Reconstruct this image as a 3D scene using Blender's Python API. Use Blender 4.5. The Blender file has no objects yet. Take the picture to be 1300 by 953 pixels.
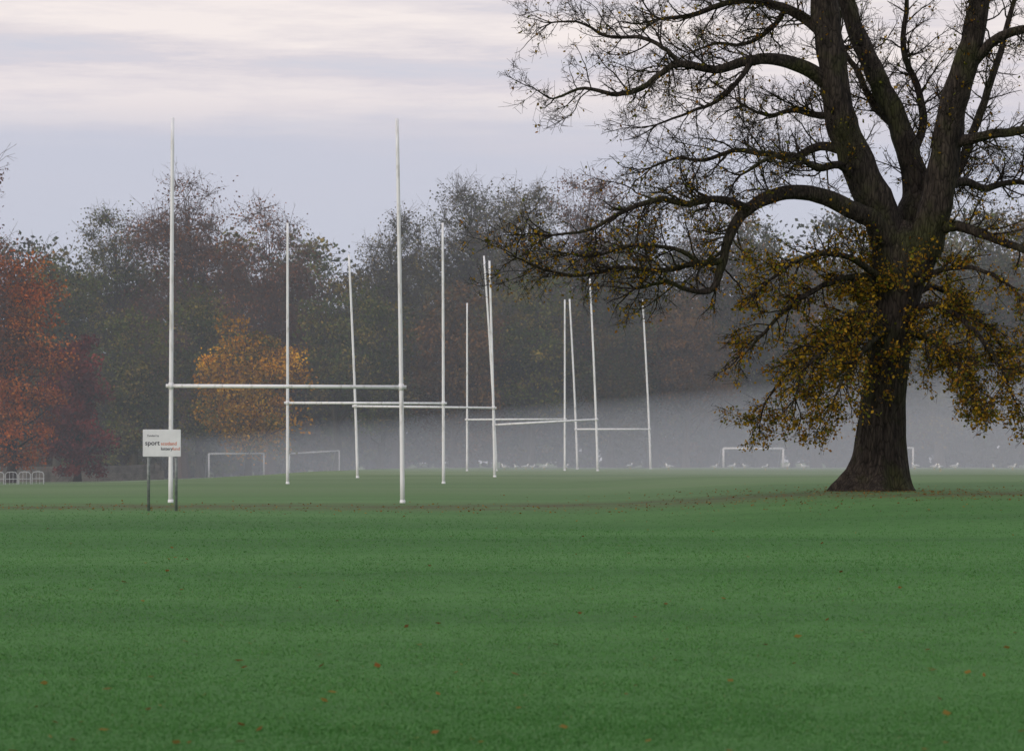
import bpy, math, random, bmesh
import numpy as np
from mathutils import Vector, Matrix
rng=np.random.default_rng(7); random.seed(7)
scene=bpy.context.scene

# ------------------------------------------------------------------ terrain
PY=[-60,0,15,40,63,72,105,118,160,217,300,360,600,3000]
PZ=[0,0,.03,.18,.29,.35,.47,.58,.60,.38,.05,-.2,-1,-8]
def sst(t):
    t=np.clip(t,0,1); return t*t*(3-2*t)
def gz(x,y):
    x=np.asarray(x,float); y=np.asarray(y,float)
    z=0
    for o,w in ((-6,.25),(0,.5),(6,.25)): z=z+w*np.interp(y+o,PY,PZ)
    z=z+.30*sst((x-1)/8)*sst((y-45)/25)*(1-sst((y-95)/40))
    z=z-1.0*sst((-x-9)/16)*sst((y-80)/90)
    z=z-.40*sst((-x-28)/16)*sst((y-150)/70)
    z=z+.035*np.sin(x*.31+y*.07)*np.sin(y*.11+1.3)
    return z
def g(x,y): return float(gz(x,y))

# ------------------------------------------------------------------ mesh helpers
def build_mesh(name,V,Q=None,T=None,mats=(),midx=None,col=None,smooth=False):
    me=bpy.data.meshes.new(name)
    V=np.asarray(V,np.float32)
    me.vertices.add(len(V)); me.vertices.foreach_set('co',V.ravel())
    Q=np.zeros((0,4),np.int32) if Q is None else np.asarray(Q,np.int32)
    T=np.zeros((0,3),np.int32) if T is None else np.asarray(T,np.int32)
    li=np.concatenate([Q.ravel(),T.ravel()]).astype(np.int32)
    me.loops.add(len(li)); me.loops.foreach_set('vertex_index',li)
    st=np.concatenate([np.arange(len(Q))*4,len(Q)*4+np.arange(len(T))*3]).astype(np.int32)
    me.polygons.add(len(st)); me.polygons.foreach_set('loop_start',st)
    for m in mats: me.materials.append(m)
    if midx is not None: me.polygons.foreach_set('material_index',np.asarray(midx,np.int32))
    me.polygons.foreach_set('use_smooth',np.full(len(st),smooth,bool))
    me.update(calc_edges=True)
    if col is not None:
        a=me.attributes.new('Col','FLOAT_COLOR','POINT')
        c=np.ones((len(V),4),np.float32); c[:,:3]=col
        a.data.foreach_set('color',c.ravel())
    ob=bpy.data.objects.new(name,me); scene.collection.objects.link(ob)
    return ob

class MB:
    def __init__(s): s.V=[];s.Q=[];s.M=[];s.C=[];s.n=0
    def add(s,V,Q,m,C):
        V=np.asarray(V,np.float32); s.V.append(V); s.Q.append(np.asarray(Q,np.int64)+s.n)
        s.M.append(np.full(len(Q),m)); C=np.broadcast_to(np.asarray(C,np.float32),(len(V),3)); s.C.append(C); s.n+=len(V)
    def obj(s,name,mats,smooth=False):
        return build_mesh(name,np.concatenate(s.V),np.concatenate(s.Q),None,mats,np.concatenate(s.M),np.concatenate(s.C),smooth)
    def tube(s,P,R,k=8,m=0,C=(1,1,1),cap=False,mod=None):
        P=np.asarray(P,float); R=np.asarray(R,float)
        if cap:
            P=np.vstack([P[:1],P,P[-1:]]); R=np.concatenate([[1e-4],R,[1e-4]])
        n=len(P)
        t=np.gradient(P,axis=0); 
        if cap: t[0]=P[2]-P[1]; t[1]=t[0]; t[-1]=P[-2]-P[-3]; t[-2]=t[-1]
        t/=np.linalg.norm(t,axis=1)[:,None]+1e-9
        tot=P[-1]-P[0]; ref=np.array([0,1.,0]) if abs(tot[1])<.8*np.linalg.norm(tot) else np.array([1.,0,0])
        u=np.cross(t,ref); u/=np.linalg.norm(u,axis=1)[:,None]+1e-9
        v=np.cross(t,u)
        a=np.arange(k)*2*np.pi/k
        rr=R[:,None]*np.ones(k)[None,:]
        if mod is not None: rr=rr*mod(P,a)
        V=P[:,None,:]+rr[:,:,None]*(np.cos(a)[None,:,None]*u[:,None,:]+np.sin(a)[None,:,None]*v[:,None,:])
        i=np.arange(n-1)[:,None]*k; j=np.arange(k)[None,:]; j2=(j+1)%k
        Q=np.stack([i+j,i+j2,i+k+j2,i+k+j],-1).reshape(-1,4)
        s.add(V.reshape(-1,3),Q,m,C)
    def sticks(s,A,B,ra,rb,m,C):
        A=np.asarray(A);B=np.asarray(B);n=len(A)
        t=B-A; t/=np.linalg.norm(t,axis=1)[:,None]+1e-9
        ref=np.tile([.31,.77,.55],(n,1)); u=np.cross(t,ref); u/=np.linalg.norm(u,axis=1)[:,None]+1e-9; v=np.cross(t,u)
        V=np.zeros((n,6,3))
        for k in range(3):
            c,sn=math.cos(k*2.0944),math.sin(k*2.0944)
            V[:,k]=A+(c*u+sn*v)*np.reshape(ra,(-1,1)); V[:,3+k]=B+(c*u+sn*v)*np.reshape(rb,(-1,1))
        b=np.arange(n)[:,None]*6
        Q=np.concatenate([b+np.array([[k,(k+1)%3,3+(k+1)%3,3+k]]) for k in range(3)])
        s.add(V.reshape(-1,3),Q,m,C)
    def leaves(s,P,size,m,C,flat=0.0):
        n=len(P); a=rng.normal(size=(n,3)); 
        nr=rng.normal(size=(n,3)); nr[:,2]+=flat
        if flat>2: a[:,2]*=.15
        a/=np.linalg.norm(a,axis=1)[:,None]; b=np.cross(nr,a); b/=np.linalg.norm(b,axis=1)[:,None]+1e-9
        sz=(size*rng.uniform(.6,1.3,n))[:,None]
        V=np.stack([P-a*sz*.5,P-b*sz*.36+a*sz*.05,P+a*sz*.5,P+b*sz*.36+a*sz*.05],1)
        Q=np.arange(n*4).reshape(n,4)
        s.add(V.reshape(-1,3),Q,m,np.repeat(C,4,axis=0))

# ------------------------------------------------------------------ materials
def newmat(name):
    m=bpy.data.materials.new(name); m.use_nodes=True; nt=m.node_tree
    return m,nt,nt.nodes['Principled BSDF']
def N(nt,t,**k):
    n=nt.nodes.new(t)
    for a,b in k.items(): setattr(n,a,b)
    return n
def ramp(nt,stops):
    r=N(nt,'ShaderNodeValToRGB'); e=r.color_ramp.elements
    while len(e)<len(stops): e.new(.5)
    for i,(p,c) in enumerate(stops): e[i].position=p; e[i].color=(*c,1)
    return r
def noise(nt,vec,scale,detail=4,rough=.55):
    n=N(nt,'ShaderNodeTexNoise'); n.inputs['Scale'].default_value=scale; n.inputs['Detail'].default_value=detail
    n.inputs['Roughness'].default_value=rough
    if vec is not None: nt.links.new(vec,n.inputs['Vector'])
    return n
def mapping(nt,vec,sc):
    m=N(nt,'ShaderNodeMapping'); m.inputs['Scale'].default_value=sc; nt.links.new(vec,m.inputs['Vector']); return m.outputs[0]
def mixc(nt,f,a,b,mode='MIX'):
    m=N(nt,'ShaderNodeMix',data_type='RGBA',blend_type=mode)
    for s,v in ((0,f),(6,a),(7,b)):
        if isinstance(v,(int,float)): m.inputs[s].default_value=v
        elif isinstance(v,tuple): m.inputs[s].default_value=(*v,1)
        else: nt.links.new(v,m.inputs[s])
    return m.outputs[2]
def mth(nt,op,a,b=None,clamp=False):
    m=N(nt,'ShaderNodeMath',operation=op,use_clamp=clamp)
    for s,v in ((0,a),(1,b)):
        if v is None: continue
        if isinstance(v,(int,float)): m.inputs[s].default_value=v
        else: nt.links.new(v,m.inputs[s])
    return m.outputs[0]

def leafmat(name,trans=.3):
    m=bpy.data.materials.new(name); m.use_nodes=True; nt=m.node_tree; nt.nodes.clear()
    o=N(nt,'ShaderNodeOutputMaterial')
    at=N(nt,'ShaderNodeAttribute',attribute_name='Col')
    d=N(nt,'ShaderNodeBsdfDiffuse'); nt.links.new(at.outputs['Color'],d.inputs['Color']); out=d.outputs[0]
    if trans>0:
        tr=N(nt,'ShaderNodeBsdfTranslucent'); nt.links.new(at.outputs['Color'],tr.inputs['Color'])
        mx=N(nt,'ShaderNodeMixShader'); mx.inputs[0].default_value=trans
        nt.links.new(d.outputs[0],mx.inputs[1]); nt.links.new(tr.outputs[0],mx.inputs[2]); out=mx.outputs[0]
    nt.links.new(out,o.inputs['Surface'])
    return m
M_leaf=leafmat('leaf_foliage',.35); M_dleaf=leafmat('distant_foliage',0); M_twig=leafmat('distant_bark',0)
M_blade=leafmat('grass_blade',0)

def barkmat():
    m,nt,b=newmat('lime_bark')
    tc=N(nt,'ShaderNodeTexCoord'); v=mapping(nt,tc.outputs['Object'],(1,1,.22))
    n1=noise(nt,v,9,8,.65); n2=noise(nt,tc.outputs['Object'],.9,3)
    vo=N(nt,'ShaderNodeTexVoronoi',feature='DISTANCE_TO_EDGE'); vo.inputs['Scale'].default_value=11; nt.links.new(v,vo.inputs['Vector'])
    r=ramp(nt,[(.3,(.013,.010,.009)),(.5,(.038,.030,.025)),(.72,(.085,.068,.054))]); nt.links.new(n1.outputs[0],r.inputs[0])
    f=ramp(nt,[(.48,(0,0,0)),(.66,(1,1,1))]); nt.links.new(n2.outputs[0],f.inputs[0])
    c=mixc(nt,mth(nt,'MULTIPLY',f.outputs[0],.6),r.outputs[0],(.050,.056,.015))
    crk=ramp(nt,[(0,(.35,.35,.35)),(.12,(1,1,1))]); nt.links.new(vo.outputs[0],crk.inputs[0])
    c=mixc(nt,1.0,c,crk.outputs[0],'MULTIPLY')
    nt.links.new(c,b.inputs['Base Color']); b.inputs['Roughness'].default_value=.9
    b.inputs['Specular IOR Level'].default_value=.2
    h=mth(nt,'ADD',n1.outputs[0],mth(nt,'MULTIPLY',vo.outputs[0],1.2))
    bp=N(nt,'ShaderNodeBump'); bp.inputs['Distance'].default_value=.06; bp.inputs['Strength'].default_value=1
    nt.links.new(h,bp.inputs['Height']); nt.links.new(bp.outputs[0],b.inputs['Normal'])
    return m
M_bark=barkmat()

def paintmat():
    m,nt,b=newmat('white_painted_steel')
    tc=N(nt,'ShaderNodeTexCoord'); n=noise(nt,mapping(nt,tc.outputs['Object'],(3,3,.8)),3,6)
    r=ramp(nt,[(.28,(.58,.57,.54)),(.45,(.82,.82,.83)),(.8,(.88,.88,.89))]); nt.links.new(n.outputs[0],r.inputs[0])
    nt.links.new(r.outputs[0],b.inputs['Base Color']); b.inputs['Roughness'].default_value=.45
    return m
M_white=paintmat()
def simple(name,c1,c2,sc,rough=.6,metal=0):
    m,nt,b=newmat(name)
    tc=N(nt,'ShaderNodeTexCoord'); n=noise(nt,tc.outputs['Object'],sc,5)
    r=ramp(nt,[(.35,c1),(.65,c2)]); nt.links.new(n.outputs[0],r.inputs[0])
    nt.links.new(r.outputs[0],b.inputs['Base Color']); b.inputs['Roughness'].default_value=rough; b.inputs['Metallic'].default_value=metal
    return m
M_board=simple('sign_board_white',(.70,.70,.72),(.78,.78,.80),4,.5)
M_galv=simple('galvanised_post',(.16,.18,.18),(.26,.28,.28),12,.5,.3)
M_ink=simple('sign_ink_dark',(.03,.03,.05),(.04,.04,.06),5)
M_red=simple('sign_ink_orange',(.62,.13,.05),(.70,.17,.06),5)
M_gull=simple('gull_white_feathers',(.80,.80,.80),(.87,.87,.87),20,.8)
M_gullg=simple('gull_grey_wings',(.42,.44,.47),(.50,.52,.54),20,.8)
M_beak=simple('gull_beak',(.6,.3,.05),(.6,.35,.05),20)
M_net=simple('goal_net',(.3,.32,.33),(.4,.42,.43),20)
M_rail=simple('railing_galvanised',(.40,.42,.44),(.54,.56,.57),6,.6)

def groundmat():
    m,nt,b=newmat('grass_ground')
    ge=N(nt,'ShaderNodeNewGeometry'); P=ge.outputs['Position']
    n1=noise(nt,mapping(nt,P,(.03,.16,1)),1,5,.6)
    n2=noise(nt,mapping(nt,P,(1,.5,1)),5,6,.7)
    n3=noise(nt,mapping(nt,P,(.03,.03,1)),1,4)
    r1=ramp(nt,[(.35,(.036,.112,.024)),(.5,(.048,.142,.030)),(.65,(.066,.170,.042))]); nt.links.new(n1.outputs[0],r1.inputs[0])
    r2=ramp(nt,[(.3,(.78,.78,.78)),(.7,(1.14,1.14,1.10))]); nt.links.new(n2.outputs[0],r2.inputs[0])
    c=mixc(nt,1.0,r1.outputs[0],r2.outputs[0],'MULTIPLY')
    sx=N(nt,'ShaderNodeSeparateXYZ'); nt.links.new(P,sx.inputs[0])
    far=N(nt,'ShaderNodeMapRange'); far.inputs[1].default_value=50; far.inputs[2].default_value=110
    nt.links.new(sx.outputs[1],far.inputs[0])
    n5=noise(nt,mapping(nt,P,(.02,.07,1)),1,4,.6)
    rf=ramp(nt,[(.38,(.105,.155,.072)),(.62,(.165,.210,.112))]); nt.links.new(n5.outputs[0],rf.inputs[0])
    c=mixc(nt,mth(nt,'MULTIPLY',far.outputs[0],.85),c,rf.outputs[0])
    wob=mth(nt,'MULTIPLY',mth(nt,'SUBTRACT',n3.outputs[0],.5),16)
    d=mth(nt,'ABSOLUTE',mth(nt,'SUBTRACT',mth(nt,'ADD',sx.outputs[1],wob),67))
    st=mth(nt,'SUBTRACT',1,mth(nt,'MULTIPLY',d,.22),True)
    n4=noise(nt,mapping(nt,P,(.30,.8,1)),1.2,6,.7)
    f4=ramp(nt,[(.38,(0,0,0)),(.56,(1,1,1))]); nt.links.new(n4.outputs[0],f4.inputs[0])
    c=mixc(nt,mth(nt,'MULTIPLY',mth(nt,'MULTIPLY',st,f4.outputs[0]),.9),c,(.080,.064,.034))
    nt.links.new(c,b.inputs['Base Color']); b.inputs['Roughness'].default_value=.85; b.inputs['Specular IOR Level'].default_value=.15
    bp=N(nt,'ShaderNodeBump'); bp.inputs['Distance'].default_value=.03; bp.inputs['Strength'].default_value=.6
    nt.links.new(n2.outputs[0],bp.inputs['Height']); nt.links.new(bp.outputs[0],b.inputs['Normal'])
    return m
M_ground=groundmat()

# ------------------------------------------------------------------ ground sheet
ys=np.concatenate([np.arange(-60,8,4),np.arange(8,130,1.5),np.arange(130,420,5),np.arange(420,3001,120)])
xs=np.concatenate([np.arange(-3000,-160,150),np.arange(-160,-40,8),np.arange(-40,40,1.6),np.arange(40,160,8),np.arange(160,3001,150)])
X,Y=np.meshgrid(xs,ys); Z=gz(X,Y)
V=np.stack([X,Y,Z],-1).reshape(-1,3); nx=len(xs); ny=len(ys)
i=np.arange(ny-1)[:,None]*nx; j=np.arange(nx-1)[None,:]
build_mesh('ground',V,np.stack([i+j,i+j+1,i+nx+j+1,i+nx+j],-1).reshape(-1,4),None,[M_ground],None,None,True)

# ------------------------------------------------------------------ grass blades (one mesh)
def vnoise(x,y,s,seed):
    r=np.random.default_rng(seed); gdd=r.random((256,256)); x=x*s+500; y=y*s+500
    xi=np.floor(x).astype(int);yi=np.floor(y).astype(int);fx=sst(x-xi);fy=sst(y-yi)
    a=gdd[xi%256,yi%256];b=gdd[(xi+1)%256,yi%256];c=gdd[xi%256,(yi+1)%256];d=gdd[(xi+1)%256,(yi+1)%256]
    return (a*(1-fx)+b*fx)*(1-fy)+(c*(1-fx)+d*fx)*fy
n=620000
u=rng.random(n); y=1/(1/10.5-u*(1/10.5-1/76)); half=y*.185+1.5
x=(rng.random(n)*2-1)*half
keep=rng.random(n)<1-sst((y-32)/40); x=x[keep];y=y[keep];n=len(x)
z=gz(x,y)-.004
h=rng.uniform(.010,.020,n)*(.75+.5*vnoise(x,y,1.5,3)); w=rng.uniform(.0025,.0045,n)*np.clip(y/14,1,4)
a=rng.random(n)*6.283; lx=rng.normal(0,.6,n)*h; ly=rng.normal(0,.6,n)*h
dx=np.cos(a)*w;dy=np.sin(a)*w
V=np.stack([np.stack([x-dx,y-dy,z],-1),np.stack([x+dx,y+dy,z],-1),np.stack([x+lx,y+ly,z+h],-1)],1)
t=(.3*vnoise(x*.2,y,.25,5)+.15*vnoise(x,y,.9,6)+.55*vnoise(x*.12,y*.9,.11,8))
t=np.clip((t-.5)*2.3+.5,0,1)
cA=np.array([.034,.122,.024]);cB=np.array([.084,.208,.060])
col=cA+(cB-cA)*t[:,None]; col*=rng.uniform(.88,1.12,(n,1))
yl=rng.random(n)<.02; col[yl]=np.array([.14,.18,.07])*rng.uniform(.7,1.1,(yl.sum(),1))
C=np.repeat(col,3,axis=0)
build_mesh('grass',V.reshape(-1,3),None,np.arange(n*3).reshape(n,3),[M_blade],None,C)

# ------------------------------------------------------------------ fallen leaves
n1=240; yy=1/(1/13-rng.random(n1)*(1/13-1/80)); xx=(rng.random(n1)*2-1)*(yy*.19+2)
n2=1300; y2=rng.normal(66,2.6,n2); x2=rng.uniform(-15,12,n2)
n3=1300; th=rng.random(n3)*6.283; rr=np.abs(rng.normal(0,5.0,n3)); x3=9.2+np.cos(th)*rr; y3=71+np.sin(th)*rr*1.5
xx=np.concatenate([xx,x2,x3]);yy=np.concatenate([yy,y2,y3]); n=len(xx)
mb=MB(); pal=np.array([[.22,.095,.03],[.28,.13,.04],[.16,.085,.03],[.28,.19,.05]])
P=np.stack([xx,yy,gz(xx,yy)+.016],-1)
mb.leaves(P,np.full(n,.060),0,pal[rng.integers(0,4,n)]*rng.uniform(.7,1.1,(n,1)),flat=3)
mb.obj('fallen_leaves',[M_leaf])

# ------------------------------------------------------------------ rugby posts
def rugby(pa,pb,ya,yb,ha,hb,la,lb,ba=3.0,bb=3.0,r=.055):
    cx=(pa+pb)/2; cy=(ya+yb)/2; cz=g(cx,cy); mb=MB(); tops=[]
    for (px,py,hh,ln,bh) in ((pa,ya,ha,la,ba),(pb,yb,hb,lb,bb)):
        z0=g(px,py)-cz
        ts=np.linspace(0,1,14)
        P=np.stack([px-cx+ln*ts**1.25,np.full(14,py-cy),z0-.15+(hh+.15)*ts],-1)
        mb.tube(P,r*(1-.28*ts),12,0,(1,1,1),cap=True)
        mb.tube([P[0]+[0,0,.12],P[0]+[0,0,.22]],[r*1.22,r*1.15],12,0,(1,1,1),cap=True)
        tb=(bh+.15)/(hh+.15); q=np.array([px-cx+ln*tb**1.25,py-cy,z0+bh]); tops.append(q)
        mb.tube([q-[0,0,.08],q+[0,0,.08]],[r*1.12,r*1.12],12,0,(1,1,1),cap=True)
    d=(tops[1]-tops[0]); d/=np.linalg.norm(d)
    mb.tube([tops[0]-d*.13,tops[1]+d*.13],[r*.78,r*.78],12,0,(1,1,1),cap=True)
    ob=mb.obj('rugby_posts',[M_white],True); ob.location=(cx,cy,cz); return ob
rugby(-8.64,-2.77,72,72,9.73,9.72,.05,-.14,2.95,2.93,.060)
rugby(-8.26,-2.52,104.7,104.7,9.6,9.6,0,-.03,2.98,2.95,.058)
rugby(-6.43,-.72,118.4,118.4,9.3,9.0,-.36,-.22,2.98,2.88,.058)
rugby(-.88,4.82,160,160,12.1,10.8,-.70,-.44,2.6,2.9,.068)
rugby(-2.62,3.08,166,166,9.8,9.98,0,0,3,3,.062)
rugby(5.0,10.6,217.5,217.5,13,13,-.6,-.62,3.05,3.05,.085)

# ------------------------------------------------------------------ football goals
def goal(xa,ya,xb,yb,h,r=.07):
    cx=(xa+xb)/2;cy=(ya+yb)/2;cz=g(cx,cy);mb=MB()
    a=np.array([xa-cx,ya-cy,g(xa,ya)-cz]);b=np.array([xb-cx,yb-cy,g(xb,yb)-cz]);up=np.array([0,0,h])
    mb.tube([a,a+up],[r,r],10,0,(1,1,1),cap=True);mb.tube([b,b+up],[r,r],10,0,(1,1,1),cap=True)
    mb.tube([a+up,b+up],[r,r],10,0,(1,1,1),cap=True)
    d=(b-a)/np.linalg.norm(b-a); bk=np.array([-d[1],d[0],0])
    if bk[1]<0: bk=-bk
    for p in (a,b): mb.tube([p+up,p+up+bk*.7-[0,0,.05],p+bk*1.6],[r*.3]*3,6,1,(1,1,1))
    mb.tube([a+bk*1.6,b+bk*1.6],[r*.3]*2,6,1,(1,1,1))
    ob=mb.obj('football_goal',[M_white,M_net],True); ob.location=(cx,cy,cz)
goal(-30.8,289,-25.4,291,2.5,.085)
goal(-23.4,299,-18.4,303,2.45,.075)
goal(22.3,300,28.8,302,2.05,.11)
goal(37.0,298,42.3,300,2.1,.10)

# ------------------------------------------------------------------ information sign
sx_,sy_=-7.75,63.0; sz_=g(sx_,sy_)
par=bpy.data.objects.new('information_sign',None); scene.collection.objects.link(par); par.location=(sx_,sy_,sz_)
def child(ob,name):
    ob.name=name; ob.parent=par
for nme,px_ in (('post_1',-.30),('post_2',.31)):
    mb=MB(); mb.tube([(px_,0.0,-.1),(px_,0.0,1.74)],[.034,.034],12,0,(1,1,1),cap=True); child(mb.obj(nme,[M_galv],True),nme)
bm=bmesh.new(); bmesh.ops.create_cube(bm,size=1); bmesh.ops.scale(bm,vec=(.84,.022,.60),verts=bm.verts)
bmesh.ops.bevel(bm,geom=bm.edges[:],offset=.006,segments=2,affect='EDGES')
me=bpy.data.meshes.new('board'); bm.to_mesh(me); bm.free(); me.materials.append(M_board)
ob=bpy.data.objects.new('board',me); scene.collection.objects.link(ob); ob.location=(0,-.05,1.50); child(ob,'board')
def text(s,x,z,size,mat,name,align='LEFT',bold=0.0):
    c=bpy.data.curves.new(name,'FONT'); c.body=s; c.size=size; c.extrude=.0012; c.align_x=align; c.offset=bold
    c.materials.append(mat); o=bpy.data.objects.new(name,c); scene.collection.objects.link(o)
    o.rotation_euler=(math.pi/2,0,0); o.location=(x,-.064,z); child(o,name); return o
text('Funded by',-.32,1.645,.062,M_ink,'lettering_small')
text('sport',-.37,1.455,.150,M_ink,'lettering_sport','LEFT',.0015)
text('scotland',-.02,1.455,.105,M_red,'lettering_scotland','LEFT',.0005)
text('lottery',-.02,1.345,.095,M_ink,'lettering_lottery','LEFT',.001)
text('fund',.235,1.345,.095,M_red,'lettering_fund')

# ------------------------------------------------------------------ hooped railing + stone wall (far left)
mb=MB(); x0,y0=-53.0,246.0; cz=g(x0,y0)
k=11
for i_ in range(k):
    xa=i_*1.15; xb=xa+1.0; za=g(x0+xa,y0)-cz
    arc=[(xa,0,za-.1),(xa,0,za+.9),(xa+.12,0,za+1.06),((xa+xb)/2,0,za+1.12),(xb-.12,0,za+1.06),(xb,0,za+.9),(xb,0,za-.1)]
    mb.tube(arc,[.034]*7,6); mb.tube([(xa,0,za+.5),(xb,0,za+.5)],[.026]*2,6)
    for q in (.35,.65): mb.tube([(xa+q,0,za+.05),(xa+q,0,za+1.08)],[.018]*2,5)
ob=mb.obj('metal_railing',[M_rail],True); ob.location=(x0,y0,cz)
M_stone=simple('rubble_stone',(.10,.095,.085),(.22,.20,.18),1.5,.9)
mb=MB()
for c_ in range(5):
    xx_=-66.0+(c_%2)*.3
    while xx_<-36:
        w_=random.uniform(.5,1.0); d_=random.uniform(.30,.36)
        z0=c_*.32; gg=g(xx_,290)
        xa,xb,ya,yb,za,zb=xx_+.015,xx_+w_-.015,290-d_,290+d_,gg+z0,gg+z0+random.uniform(.28,.31)
        Vv=[(xa,ya,za),(xb,ya,za),(xb,yb,za),(xa,yb,za),(xa,ya,zb),(xb,ya,zb),(xb,yb,zb),(xa,yb,zb)]
        mb.add(Vv,[(0,1,5,4),(1,2,6,5),(2,3,7,6),(3,0,4,7),(4,5,6,7),(0,3,2,1)],0,(1,1,1)); xx_+=w_
mb.obj('stone_wall',[M_stone])

# ------------------------------------------------------------------ gulls
def gull_mesh():
    bm=bmesh.new()
    def sph(c,s,mi,rot=0):
        r=bmesh.ops.create_uvsphere(bm,u_segments=12,v_segments=8,radius=1)
        bmesh.ops.transform(bm,verts=r['verts'],matrix=Matrix.Translation(c)@Matrix.Rotation(rot,4,'Y')@Matrix.Diagonal((*s,1)))
        for f in {f for v in r['verts'] for f in v.link_faces}: f.material_index=mi; f.smooth=True
    sph((0,0,.20),(.17,.075,.08),0,-.12); sph((.13,0,.28),(.04,.035,.08),0,.3); sph((.155,0,.345),(.045,.036,.038),0)
    sph((.21,0,.338),(.035,.010,.012),2); sph((-.04,.06,.225),(.17,.022,.055),1,-.08); sph((-.04,-.06,.225),(.17,.022,.055),1,-.08)
    sph((-.22,0,.205),(.09,.04,.016),0,-.05)
    for s in (-.03,.03): sph((.01,s,.07),(.007,.007,.08),2); sph((.03,s,.006),(.03,.018,.005),2)
    me=bpy.data.meshes.new('seagull'); bm.to_mesh(me); bm.free()
    for m in (M_gull,M_gullg,M_beak): me.materials.append(m)
    return me
gm=gull_mesh()
for (X_,dist) in [(-.5,190),(.3,205),(.9,188),(1.5,210),(2.2,195),(8.3,200),(10.2,185),(14.6,205),(14.7,190),(18.4,225),(20.8,215),(19.5,190),(23.9,200),(28.2,190),(22.6,150),(28.8,185),(32.2,190),(30.8,175),(4.4,230),(25.5,180),(16.2,182)]:
    o=bpy.data.objects.new('seagull',gm); scene.collection.objects.link(o)
    o.location=(X_,dist,g(X_,dist)); o.rotation_euler=(0,0,random.choice([0,3.14])+random.uniform(-.9,.9)); s=random.uniform(1.0,1.25); o.scale=(s,s,s)

# ------------------------------------------------------------------ main tree
S=.01994
def tp(px,py,d=0): return np.array([(px-1113)*S,d,(622-py)*S])
mb=MB(); limbs=[]; leafP=[]; tw=[]
def smoothpath(P,R,sub=4):
    P=np.asarray(P,float);R=np.asarray(R,float); n=len(P); out=[];ro=[]
    Pe=np.vstack([2*P[0]-P[1],P,2*P[-1]-P[-2]])
    for i in range(n-1):
        p0,p1,p2,p3=Pe[i],Pe[i+1],Pe[i+2],Pe[i+3]
        for t in np.arange(sub)/sub:
            out.append(.5*((2*p1)+(-p0+p2)*t+(2*p0-5*p1+4*p2-p3)*t*t+(-p0+3*p1-3*p2+p3)*t**3)); ro.append(R[i]*(1-t)+R[i+1]*t)
    out.append(P[-1]);ro.append(R[-1]); return np.array(out),np.array(ro)
def leafprob(p):
    px=1113+p[0]/S; py=622-p[2]/S
    if py>320 and 925<px<1330: return .80
    if py>285 and px<930: return .18
    if py>285: return .34
    if py>200: return .10
    return .055
def grow(p,d,L,r,lev,droop=0.0,leafy=1.0):
    seg=max(4,int(L/.16)); st=L/seg; P=[p.copy()];D=[d.copy()]
    bend=np.array([random.gauss(0,.05) for _ in range(3)])
    for i in range(seg):
        d=d+np.array([random.gauss(0,.18),random.gauss(0,.18),random.gauss(0,.18)])+bend
        d[2]+=-.05*droop if droop else .035
        d/=np.linalg.norm(d); p=p+d*st; P.append(p.copy());D.append(d.copy())
    R=np.linspace(r,max(.0042,r*.3),seg+1)
    mb.tube(P,R,3 if r<.015 else (5 if r<.04 else 7),0)
    if lev<3:
        nch=int(L/.22*(1.0 if lev<2 else .8))+1
        for _ in range(nch):
            t=random.uniform(.18,1.0); i=min(seg,int(t*seg)); dd=D[i]
            ax=np.array([random.gauss(0,1),random.gauss(0,1),random.gauss(0,1)]); ax-=dd*ax.dot(dd); ax/=np.linalg.norm(ax)+1e-6
            an=random.uniform(.5,1.15); nd=dd*math.cos(an)+ax*math.sin(an)
            l2=L*random.uniform(.28,.58)*(1.15-.5*t)
            if l2<.10: continue
            grow(P[i],nd,l2,max(.0052,R[i]*.6),lev+1,droop,leafy)
    if lev>=1:
        for i in range(1,seg+1):
            q=P[i]
            if random.random()<.55:
                e=q+(D[i]*random.uniform(.2,1)+np.array([random.gauss(0,.7),random.gauss(0,.7),random.gauss(0,.7)]))*random.uniform(.06,.20); tw.append((q,e))
            pr=leafprob(q)*leafy
            for _ in range(3):
                if random.random()<pr*.5: leafP.append(q+np.array([random.gauss(0,.08),random.gauss(0,.08),random.gauss(-.05,.07)]))
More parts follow.
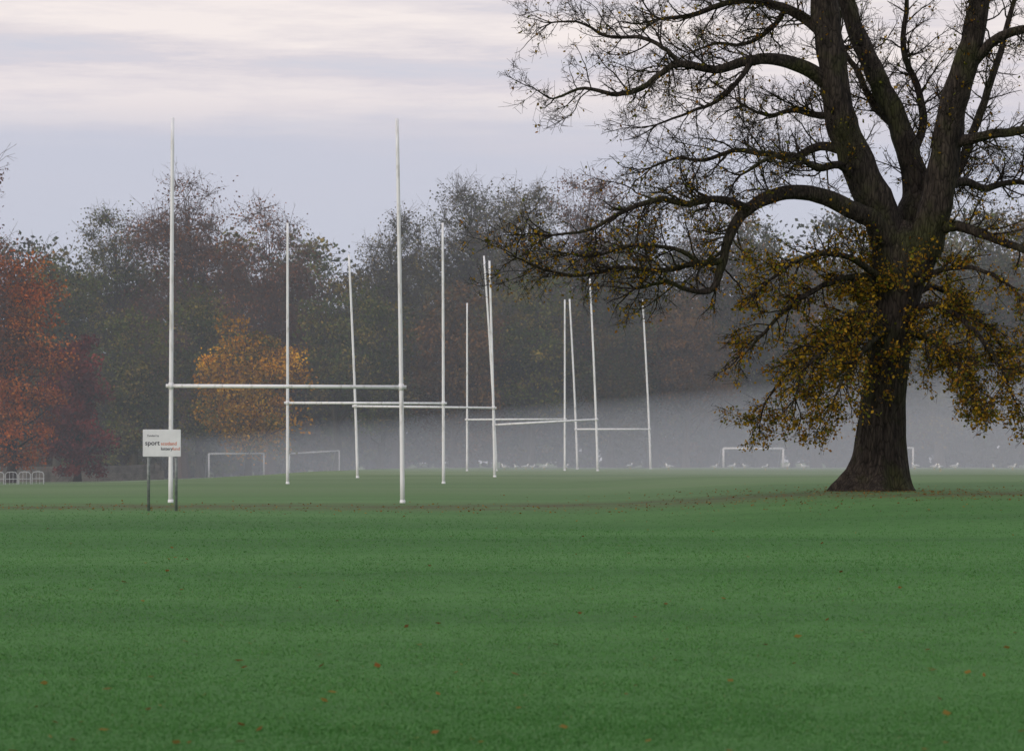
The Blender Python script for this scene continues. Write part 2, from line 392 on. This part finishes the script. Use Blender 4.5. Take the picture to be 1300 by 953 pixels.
def limb(pts,spawn=1.0,sub=4,k=12,droop=0,leafy=1.0,t0=.15,Lm=1.0):
    P=[tp(a,b,c) for a,b,c,w in pts]; R=[w*S*.5 for *_,w in pts]
    P,R=smoothpath(P,R,sub); n=len(P)
    jit=np.cumsum(np.random.default_rng(len(limbs)+3).normal(0,.014,(n,3)),0); jit-=np.linspace(0,1,n)[:,None]*jit[-1]; P=P+jit
    ph=random.random()*6
    def mod(Pp,a): return 1+.05*np.sin(3*a[None,:]+Pp[:,2:3]*1.7+ph)+.04*np.sin(5*a[None,:]-Pp[:,2:3]*3)+.04*np.sin(Pp[:,2:3]*7+ph)
    mb.tube(P,R,k,0,mod=mod); limbs.append((P,R))
    seglen=np.linalg.norm(np.diff(P,axis=0),axis=1); tot=seglen.sum()
    for _ in range(int(tot/.27*spawn)):
        t=random.uniform(t0,1); i=min(n-2,int(t*(n-1))); dd=(P[i+1]-P[i]); dd/=np.linalg.norm(dd)
        ax=np.array([random.gauss(0,1),random.gauss(0,.8),random.gauss(.25,1)]); ax-=dd*ax.dot(dd); ax/=np.linalg.norm(ax)+1e-6
        an=random.uniform(.55,1.2); nd=dd*math.cos(an)+ax*math.sin(an)
        grow(P[i],nd,random.uniform(.5,1.8)*Lm,min(R[i]*.42,.026),1 if random.random()<.72 else 0,droop,leafy)
    dd=P[-1]-P[-3]; dd/=np.linalg.norm(dd)
    for _ in range(4):
        nd=dd+np.array([random.gauss(0,.4),random.gauss(0,.4),random.gauss(0,.4)]); nd/=np.linalg.norm(nd)
        grow(P[-1],nd,random.uniform(.8,1.7)*Lm,max(.008,R[-1]*.8),0,droop,leafy)

tr=[(1113,634,0,124),(1113,622,0,108),(1114,612,0,90),(1116,598,0,76),(1118,578,0,67),(1119,550,0,61),(1121,515,0,56),(1124,480,0,54),(1128,445,0,55),(1132,410,0,57),(1138,375,0,60),(1143,345,0,66),(1146,320,.05,72),(1148,298,.1,64),(1150,278,.1,38)]
P=[tp(a,b,c) for a,b,c,w in tr]; R=[w*S*.5 for *_,w in tr]; P,R=smoothpath(P,R,5)
def tmod(Pp,a):
    f=np.clip(1-Pp[:,2:3]/1.6,0,1)**1.6
    return 1+f*(.14*np.sin(5*a[None,:]+.7)+.09*np.sin(8*a[None,:]+2))+.03*np.sin(4*a[None,:]+Pp[:,2:3]*1.3)+.022*np.sin(9*a[None,:]+Pp[:,2:3]*2.1)+.015*np.sin(14*a[None,:]-Pp[:,2:3]*2.6)
mb.tube(P,R,48,0,mod=tmod)
trunkP=P;trunkR=R
limb([(1136,350,0,52),(1126,305,0,48),(1110,260,-.1,46),(1092,218,-.2,43),(1075,168,-.2,40),(1062,115,-.3,37),(1054,55,-.3,36),(1048,0,-.3,34),(1040,-80,-.4,28),(1020,-170,-.5,20),(1005,-260,-.5,9)],.8,5,18,t0=.3)
limb([(1146,345,.2,46),(1158,280,.5,40),(1168,238,.7,36),(1158,192,.8,31),(1140,142,.9,28),(1121,95,1,26),(1103,45,1.2,24),(1086,0,1.3,22),(1062,-90,1.5,16),(1052,-200,1.8,8)],.8,5,16,t0=.25)
limb([(1156,345,-.1,50),(1178,290,-.3,44),(1193,230,-.5,40),(1203,172,-.6,37),(1212,122,-.8,34),(1228,70,-1,30),(1240,18,-1.1,27),(1252,-60,-1.3,22),(1275,-150,-1.5,14),(1290,-240,-1.6,7)],.8,5,18,t0=.25)
limb([(1162,320,.6,24),(1192,262,1.4,18),(1232,205,2.1,14),(1262,140,2.6,11),(1290,60,3,9),(1320,-40,3.2,6)],1.0,5,12,t0=.3)
limb([(1135,310,-.2,34),(1106,280,-.5,27),(1072,264,-.9,23),(1042,249,-1.2,20),(1002,246,-1.6,18),(964,257,-1.9,16),(934,277,-2.2,14),(917,306,-2.3,12),(908,338,-2.4,11),(897,368,-2.5,8),(872,372,-2.6,6),(842,362,-2.7,5),(800,372,-2.8,3.5)],1.1,4,12,t0=.3)
limb([(942,270,-2.1,11),(905,260,-2.3,9),(866,268,-2.4,8),(826,264,-2.5,7),(784,280,-2.5,5.5),(742,300,-2.4,4),(700,305,-2.3,3)],1.5,4,8)
limb([(909,335,-2.4,9),(872,340,-2.3,7),(834,350,-2.2,6),(785,344,-2.0,5),(734,355,-1.8,4),(690,346,-1.7,3),(655,330,-1.6,2.2)],1.5,4,8)
limb([(885,342,-2.3,6),(850,322,-2.6,5),(800,318,-2.9,4),(750,335,-3,3),(715,330,-3.1,2)],1.4,4,7)
limb([(1060,115,-.3,26),(1036,96,-.5,20),(1008,82,-.8,17),(974,76,-1,14),(942,82,-1.2,12),(914,92,-1.3,11),(884,91,-1.5,10),(856,89,-1.6,9),(832,104,-1.7,7.5),(806,125,-1.8,6.5),(774,130,-1.8,5.5),(740,122,-1.8,4),(702,134,-1.8,2.5)],1.3,4,10,t0=.25)
limb([(858,89,-1.6,7),(838,70,-1.7,6),(808,56,-1.5,5),(770,52,-1.3,4),(732,32,-1.2,3),(700,34,-1,2.2)],1.6,4,7)
limb([(950,80,-1.1,8),(930,110,-1.3,6),(905,135,-1.4,5),(870,150,-1.5,4),(830,165,-1.6,2.5)],1.5,4,7)
limb([(1054,55,-.3,18),(1030,26,-.1,14),(1000,6,.3,12),(962,-8,.7,10),(918,-4,1,8),(880,10,1.2,6),(842,12,1.3,4)],1.5,4,8)
limb([(1045,-30,-.3,16),(1000,-60,-.8,13),(950,-80,-1.2,10),(890,-90,-1.6,7),(830,-70,-1.8,4)],1.3,4,8)
limb([(1000,6,.3,8),(980,30,.6,6),(950,45,.9,5),(915,42,1.2,4),(880,55,1.5,2.5)],1.6,4,7)
limb([(1078,190,-.1,15),(1046,182,.4,12),(1014,194,.8,10),(978,186,1.2,8),(940,178,1.5,6.5),(902,190,1.7,5),(864,186,1.9,4),(832,200,2,2.5)],1.5,4,8)
limb([(1096,232,-.1,12),(1060,215,-.9,10),(1030,222,-1.4,8),(1000,208,-1.8,6),(965,214,-2.2,5),(930,232,-2.5,3)],1.5,4,8)
limb([(1066,140,0,12),(1040,140,.8,9),(1012,128,1.4,7),(985,132,1.8,5),(955,120,2.1,3)],1.6,4,8)
limb([(1203,182,-.6,18),(1228,178,-.9,14),(1256,170,-1.2,12),(1288,167,-1.5,11),(1326,158,-1.7,9),(1390,140,-1.8,5)],1.2,4,8)
limb([(1222,85,-.9,17),(1246,62,-1.3,13),(1272,51,-1.7,11),(1312,44,-2,9),(1372,20,-2.2,5)],1.3,4,8)
limb([(1172,290,-.1,16),(1210,285,-.8,13),(1246,300,-1.4,11),(1288,322,-2,9),(1340,345,-2.4,6),(1390,380,-2.5,3)],1.4,4,8)
limb([(1190,240,-.5,14),(1225,225,.2,11),(1262,232,.8,9),(1304,222,1.2,7),(1350,230,1.5,4)],1.4,4,8)
limb([(1140,150,.9,13),(1118,120,1.6,10),(1100,70,2.2,8),(1080,30,2.6,6),(1090,-30,2.9,4)],1.4,4,8)
limb([(1160,200,.8,14),(1180,150,1.3,11),(1175,95,1.7,9),(1160,45,2,8),(1165,-20,2.2,6),(1150,-90,2.3,3)],1.4,4,8)
for pts in ([(1128,385,0,11),(1095,352,-.6,9),(1050,358,-1,7.5),(1008,380,-1.3,6),(970,412,-1.5,4.5),(938,450,-1.6,2.5)],
            [(1128,400,0,10),(1098,395,.6,8),(1058,415,1.1,6.5),(1020,455,1.4,5),(985,500,1.6,3),(975,520,1.7,2)],
            [(1128,420,-.2,9),(1092,425,-1,7),(1050,440,-1.5,6),(1012,470,-1.8,4),(1000,505,-1.9,2.5)],
            [(1150,395,0,10),(1185,385,-.6,8),(1220,410,-1.1,6.5),(1252,455,-1.5,5),(1270,495,-1.7,3),(1275,510,-1.7,2)],
            [(1150,420,0,9),(1185,430,.6,7),(1220,455,1.0,5.5),(1245,490,1.3,3)],
            [(1150,380,0,10),(1190,362,.7,8),(1232,380,1.2,6.5),(1272,415,1.6,5),(1300,455,1.8,3)],
            [(1130,410,0,9),(1110,420,-1,7),(1080,450,-1.7,6),(1055,485,-2.1,4),(1045,510,-2.2,2.5)],
            [(1145,420,0,9),(1165,425,-1,7),(1190,450,-1.7,6),(1210,480,-2,4),(1218,505,-2.1,2.5)],
            [(1135,370,0,9),(1120,350,1.4,7),(1110,370,2.4,5),(1100,430,3,3)],
            [(1150,370,-.2,9),(1180,345,-1,7.5),(1215,340,-1.6,6),(1255,360,-2,4),(1290,395,-2.2,2.5)],
            [(1130,360,-.2,9),(1075,330,-1.2,8),(1030,325,-1.8,6),(985,345,-2.3,4),(950,375,-2.5,3)]):
    limb(pts,2.0,4,8,droop=.8,leafy=1.0,Lm=.72,t0=.2)
for _ in range(44):
    i=random.randrange(int(len(trunkP)*.48),int(len(trunkP)*.9)); a=random.uniform(0,6.283)
    d=np.array([math.cos(a),math.sin(a),random.uniform(-.1,.6)]); d/=np.linalg.norm(d)
    grow(trunkP[i]+d*trunkR[i]*.7,d,random.uniform(.8,2.3),.016,1,1.0,1.1)
A=np.array([a for a,b in tw]);B=np.array([b for a,b in tw]); mb.sticks(A,B,np.full(len(A),.0048),np.full(len(A),.0034),0,(1,1,1))
leafP=np.array(leafP); print('LEAVES',len(leafP),'twiglets',len(tw),'verts',mb.n)
pal=np.array([[.40,.24,.024],[.28,.18,.024],[.50,.30,.03],[.17,.15,.026],[.30,.14,.024],[.15,.16,.026]])
n=len(leafP); ch=rng.integers(0,6,n); colL=pal[ch]*rng.uniform(.5,1.1,(n,1))
mb.leaves(leafP,np.full(n,.090),1,colL,flat=.3)
tx,ty=9.23,72.0
ob=mb.obj('lime_tree',[M_bark,M_leaf],False); ob.location=(tx,ty,g(tx,ty)-.04)
me=ob.data; mi=np.zeros(len(me.polygons),np.int32); me.polygons.foreach_get('material_index',mi); me.polygons.foreach_set('use_smooth',mi==0)

# ------------------------------------------------------------------ background trees
PAL={
 'olive':([[.085,.110,.024],[.14,.135,.030],[.055,.074,.022],[.19,.14,.032]],[.068,.062,.044]),
 'grey':([[.11,.115,.050],[.14,.12,.048],[.070,.080,.042],[.17,.125,.042]],[.092,.080,.066]),
 'brown':([[.20,.086,.044],[.17,.078,.046],[.13,.064,.040],[.23,.10,.038]],[.100,.070,.056]),
 'rust':([[.16,.085,.034],[.13,.078,.032],[.18,.09,.032],[.09,.068,.028]],[.075,.058,.044]),
 'orange':([[.46,.110,.016],[.36,.088,.016],[.54,.17,.022],[.18,.068,.022]],[.045,.034,.028]),
 'maroon':([[.16,.030,.024],[.20,.038,.028],[.11,.024,.022]],[.035,.028,.024]),
 'gold':([[.58,.27,.012],[.50,.21,.012],[.32,.17,.018],[.64,.34,.02],[.18,.16,.03]],[.055,.042,.028]),
 'dark':([[.060,.072,.026],[.090,.080,.030],[.115,.080,.030],[.050,.062,.026]],[.052,.045,.036]),
}
def bgtree(mb,x,y,H,R,kind,ncl=110,lpc=120,ls=.34,bare=.0,base=.22,zc=.60,vz=.42,seed=0):
    r=np.random.default_rng(seed); pal,bk=PAL[kind]; pal=np.array(pal); z0=g(x,y)-.2
    lob=r.normal(size=(9,3)); lob/=np.linalg.norm(lob,axis=1)[:,None]; amp=r.uniform(-.36,.22,9)
    d=r.normal(size=(ncl,3)); d/=np.linalg.norm(d,axis=1)[:,None]
    f=1+ (np.clip((d@lob.T),0,1)**3@amp)
    rad=np.minimum((r.random(ncl)**.40)*f,1.12)
    c=d*rad[:,None]*np.array([R,R*.9,H*vz])+np.array([0,0,H*zc])
    c[:,2]=np.clip(c[:,2],H*base*.8,H*.97)
    tz=np.linspace(0,H*.84,12); bend=np.cumsum(r.normal(0,.18,(12,2)),0)
    TP=np.stack([bend[:,0],bend[:,1],tz],-1); r0=.018*H+.05
    TR=r0*(1-.93*np.linspace(0,1,12)); TR[0]*=1.5
    mb.tube(TP+[x,y,z0],TR,8,0,bk)
    for q in c:
        h0=np.clip(q[2]-r.uniform(.35,.75)*np.hypot(q[0],q[1])-r.uniform(.5,2),H*.14,H*.78)
        a=np.array([np.interp(h0,tz,TP[:,0]),np.interp(h0,tz,TP[:,1]),h0]); m_=a*.45+q*.55+np.array([0,0,.06*H*r.uniform(-.4,1)])+r.normal(0,.3,3)
        m_[2]=min(m_[2],H*.95)
        rr=max(.06,r0*.36*(1-h0/H))
        mb.tube(np.array([a,a*.75+m_*.25+r.normal(0,.12,3),m_,m_*.4+q*.6+r.normal(0,.3,3),q])+[x,y,z0],[rr,rr*.8,rr*.55,rr*.35,.03],4,0,bk)
    nt_=int(5+24*bare); sg=(R+H*vz)*.5*.14
    c2=np.repeat(c,nt_,0); outw=c2-np.array([0,0,H*.42]); outw/=np.linalg.norm(outw,axis=1)[:,None]
    e=c2+np.clip(r.normal(0,1,c2.shape),-1.6,1.6)*sg+outw*sg*.3*r.random((len(c2),1))
    mid=c2*.5+e*.5+r.normal(0,sg*.16,c2.shape)
    mb.sticks(c2+[x,y,z0],mid+[x,y,z0],np.full(len(e),.030),np.full(len(e),.021),0,bk); mb.sticks(mid+[x,y,z0],e+[x,y,z0],np.full(len(e),.021),np.full(len(e),.010),0,bk)
    if bare>.45:
        e2=np.repeat(e,2,0); m2=np.repeat(mid,2,0); t_=r.random((len(e2),1)); st=m2+(e2-m2)*t_; en=st+r.normal(0,sg*.28,e2.shape)+np.repeat(outw,2,0)*sg*.15
        mb.sticks(st+[x,y,z0],en+[x,y,z0],np.full(len(en),.016),np.full(len(en),.008),0,bk)
    nl=int(lpc*(1-bare*.5)); cc=np.repeat(c,nl,0); 
    sq=np.repeat(r.uniform(.55,1.2,ncl),nl)[:,None]
    p=cc+np.clip(r.normal(0,1,cc.shape),-1.9,1.9)*np.array([sg,sg,sg*.60])*sq
    ci=np.repeat(r.integers(0,len(pal),ncl),nl); alt=r.integers(0,len(pal),len(p)); ci=np.where(r.random(len(p))<.65,ci,alt)
    cb=np.repeat(r.uniform(.55,1.35,ncl),nl)[:,None]
    col=pal[ci]*r.uniform(.7,1.25,(len(p),1))*cb
    mb.leaves(p+[x,y,z0],np.full(len(p),ls),1,col)
BG=[(-62,80,150,262,'brown',.8,'beech_tree'),
 (12,66,318,272,'orange',.05,'autumn_maple_tree'),
 (98,46,408,286,'maroon',.05,'copper_beech_tree'),
 (70,60,300,322,'olive',.35,'oak_tree'),
 (150,55,262,332,'olive',.5,'oak_tree'),
 (232,84,206,326,'brown',.60,'beech_tree'),
 (345,78,254,320,'brown',.62,'beech_tree'),
 (172,52,372,304,'olive',.15,'oak_tree'),
 (255,52,335,310,'olive',.2,'oak_tree'),
 (316,70,392,292,'gold',.0,'golden_maple_tree'),
 (425,50,328,312,'olive',.4,'oak_tree'),
 (505,62,236,326,'grey',.6,'oak_tree'),
 (598,78,193,330,'grey',.7,'oak_tree'),
 (668,62,226,322,'grey',.55,'oak_tree'),
 (745,66,222,330,'brown',.5,'beech_tree'),
 (822,66,232,322,'dark',.45,'oak_tree'),
 (900,66,240,330,'rust',.45,'beech_tree'),
 (480,60,360,304,'olive',.2,'oak_tree'),
 (575,62,345,304,'rust',.25,'oak_tree'),
 (675,66,350,306,'olive',.3,'oak_tree'),
 (775,62,340,306,'dark',.25,'oak_tree'),
 (870,66,350,308,'rust',.3,'oak_tree'),
]
for i_,(px,hw,top,dist,kind,bare,nm) in enumerate(BG):
    s=3611/dist; X_=(px-650)/s; H=(575-top)/s+1.6-g(X_,dist)
    mb=MB(); big=hw>60 or H>25
    low=kind in('gold','orange','maroon')
    bgtree(mb,X_,dist,H*1.0,hw/s,kind,125 if big else 90,(170 if low else 120),.29 if bare>.4 else .33,bare,.10 if low or bare<.3 else .22,.52 if (low or bare<.3) else .60,.48 if (low or bare<.3) else .42,seed=100+i_)
    mb.obj(nm,[M_twig,M_dleaf])
mb=MB(); sd=500
for row,(dist,step,lo,hi) in enumerate(((348,84,290,335),(366,96,270,320))):
    px=-260+row*30
    while px<1640:
        top=random.uniform(lo,hi)
        if px<0: top+=60
        if 400<px<470: top=max(top,325)
        if px>940: top=random.uniform(238,275)
        s=3611/dist; X_=(px-650)/s; H=(575-top)/s+1.8
        kind=random.choice(['dark','olive','grey','rust'] if px>380 else ['dark','olive','dark'])
        bgtree(mb,X_,dist+random.uniform(-5,6),H,step*.8/s,kind,75,70,.60,.25,.12,.54,.46,seed=sd); sd+=1; px+=step*random.uniform(.8,1.2)
for px,top in ((965,262),(1040,300),(1110,265),(1190,290),(1260,262),(1330,270),(1400,250),(1480,260)):
    dist=random.uniform(318,334); s=3611/dist; bgtree(mb,(px-650)/s,dist,(575-top)/s+1.6,64/s,random.choice(['dark','grey','rust']),90,90,.38,.4,.16,.56,.44,seed=sd); sd+=1
px=-220
while px<1600:
    dist=random.uniform(324,340); s=3611/dist; bgtree(mb,(px-650)/s,dist,random.uniform(4,8),random.uniform(3.5,5.5),random.choice(['dark','olive','dark','rust']),26,80,.42,0,.02,.45,.5,seed=sd); sd+=1; px+=random.uniform(32,52)
px=-300
while px<1750:
    dist=random.uniform(374,384); s=3611/dist; bgtree(mb,(px-650)/s,dist,random.uniform(12,17),random.uniform(6,8),random.choice(['dark','olive','dark']),60,60,.9,0,.02,.46,.5,seed=sd); sd+=1; px+=random.uniform(45,65)
mb.obj('distant_woodland',[M_twig,M_dleaf])

# ------------------------------------------------------------------ mist: real scattering volumes, tapering banks
def volmat(name,dens,col,an=.0):
    m=bpy.data.materials.new(name); m.use_nodes=True; nt=m.node_tree; nt.nodes.clear()
    o=N(nt,'ShaderNodeOutputMaterial'); v=N(nt,'ShaderNodeVolumeScatter'); v.inputs['Color'].default_value=(*col,1)
    v.inputs['Density'].default_value=dens; v.inputs['Anisotropy'].default_value=an
    nt.links.new(v.outputs[0],o.inputs['Volume']); return m
def bank(plan,dens,name='mist_bank',col=(.85,.93,1.0)):
    bm=bmesh.new(); 
    for x,y,h in plan:
        bm.verts.new((x,y,-6)); bm.verts.new((x,y,h))
    bm.verts.ensure_lookup_table()
    bmesh.ops.convex_hull(bm,input=bm.verts[:])
    me=bpy.data.meshes.new(name); bm.to_mesh(me); bm.free(); me.materials.append(volmat(name,dens,col))
    o=bpy.data.objects.new(name,me); scene.collection.objects.link(o); return o
bank([(-200,80,0.2),(200,80,0.2),(-200,345,40),(200,345,52)],.00078)
bank([(-46,342,4),(0,100,.1),(60,100,.4),(165,342,22)],.0036)

# ------------------------------------------------------------------ sky, sun
w=bpy.data.worlds.new('World'); scene.world=w; w.use_nodes=True; nt=w.node_tree
bg=nt.nodes['Background']; sun_el=math.radians(14)
sky=N(nt,'ShaderNodeTexSky',sky_type='NISHITA'); sky.sun_disc=False; sky.sun_elevation=sun_el
tc=N(nt,'ShaderNodeTexCoord'); D=tc.outputs['Generated']
sp=N(nt,'ShaderNodeSeparateXYZ'); nt.links.new(D,sp.inputs[0])
n1=noise(nt,mapping(nt,D,(3,3,26)),2.4,8,.62); n2=noise(nt,mapping(nt,D,(3,3,30)),1.6,5,.6)
el=mth(nt,'ADD',sp.outputs[2],mth(nt,'MULTIPLY',mth(nt,'SUBTRACT',n2.outputs[0],.5),.04))
base=ramp(nt,[(0,(.56,.59,.69)),(.06,(.53,.56,.68)),(.105,(.56,.57,.68)),(.125,(.67,.62,.68)),(.15,(.72,.66,.69)),(.24,(.68,.69,.78)),(.6,(.84,.88,1.0))])
nt.links.new(el,base.inputs[0])
cm=ramp(nt,[(.42,(0,0,0)),(.60,(1,1,1))]); nt.links.new(n1.outputs[0],cm.inputs[0])
hi=N(nt,'ShaderNodeMapRange'); hi.inputs[1].default_value=.105; hi.inputs[2].default_value=.135; nt.links.new(sp.outputs[2],hi.inputs[0])
cb=ramp(nt,[(.3,(1,1,1)),(.45,(0,0,0))]); nt.links.new(n1.outputs[0],cb.inputs[0])
c=mixc(nt,mth(nt,'MULTIPLY',mth(nt,'MULTIPLY',cm.outputs[0],hi.outputs[0]),.85),base.outputs[0],(.92,.83,.80))
c=mixc(nt,mth(nt,'MULTIPLY',mth(nt,'MULTIPLY',cb.outputs[0],hi.outputs[0]),.7),c,(.57,.59,.69))
sc=N(nt,'ShaderNodeVectorMath',operation='SCALE'); nt.links.new(sky.outputs[0],sc.inputs[0]); sc.inputs['Scale'].default_value=.008
ad=N(nt,'ShaderNodeVectorMath',operation='ADD'); nt.links.new(c,ad.inputs[0]); nt.links.new(sc.outputs[0],ad.inputs[1])
nt.links.new(ad.outputs[0],bg.inputs['Color']); bg.inputs['Strength'].default_value=1.0
L=bpy.data.lights.new('sun','SUN'); L.energy=.95; L.angle=math.radians(20); L.color=(1,.88,.76)
lo=bpy.data.objects.new('sun',L); scene.collection.objects.link(lo)
dv=Vector((-math.sin(math.radians(50)),-math.cos(math.radians(50)),math.tan(sun_el)))
lo.rotation_euler=dv.to_track_quat('Z','Y').to_euler()
sky.sun_rotation=math.atan2(dv.x,dv.y)

# ------------------------------------------------------------------ camera
cam=bpy.data.cameras.new('camera'); co=bpy.data.objects.new('camera',cam); scene.collection.objects.link(co)
co.location=(0,0,1.6); co.rotation_euler=(math.pi/2,0,0); cam.lens=100; cam.sensor_width=36; cam.shift_y=98.5/1300
cam.clip_end=6000; cam.clip_start=.5; cam.dof.use_dof=True; cam.dof.focus_distance=72; cam.dof.aperture_fstop=5.0
scene.camera=co
scene.view_settings.view_transform='Standard'; scene.view_settings.look='None'; scene.view_settings.exposure=0
print('DONE')
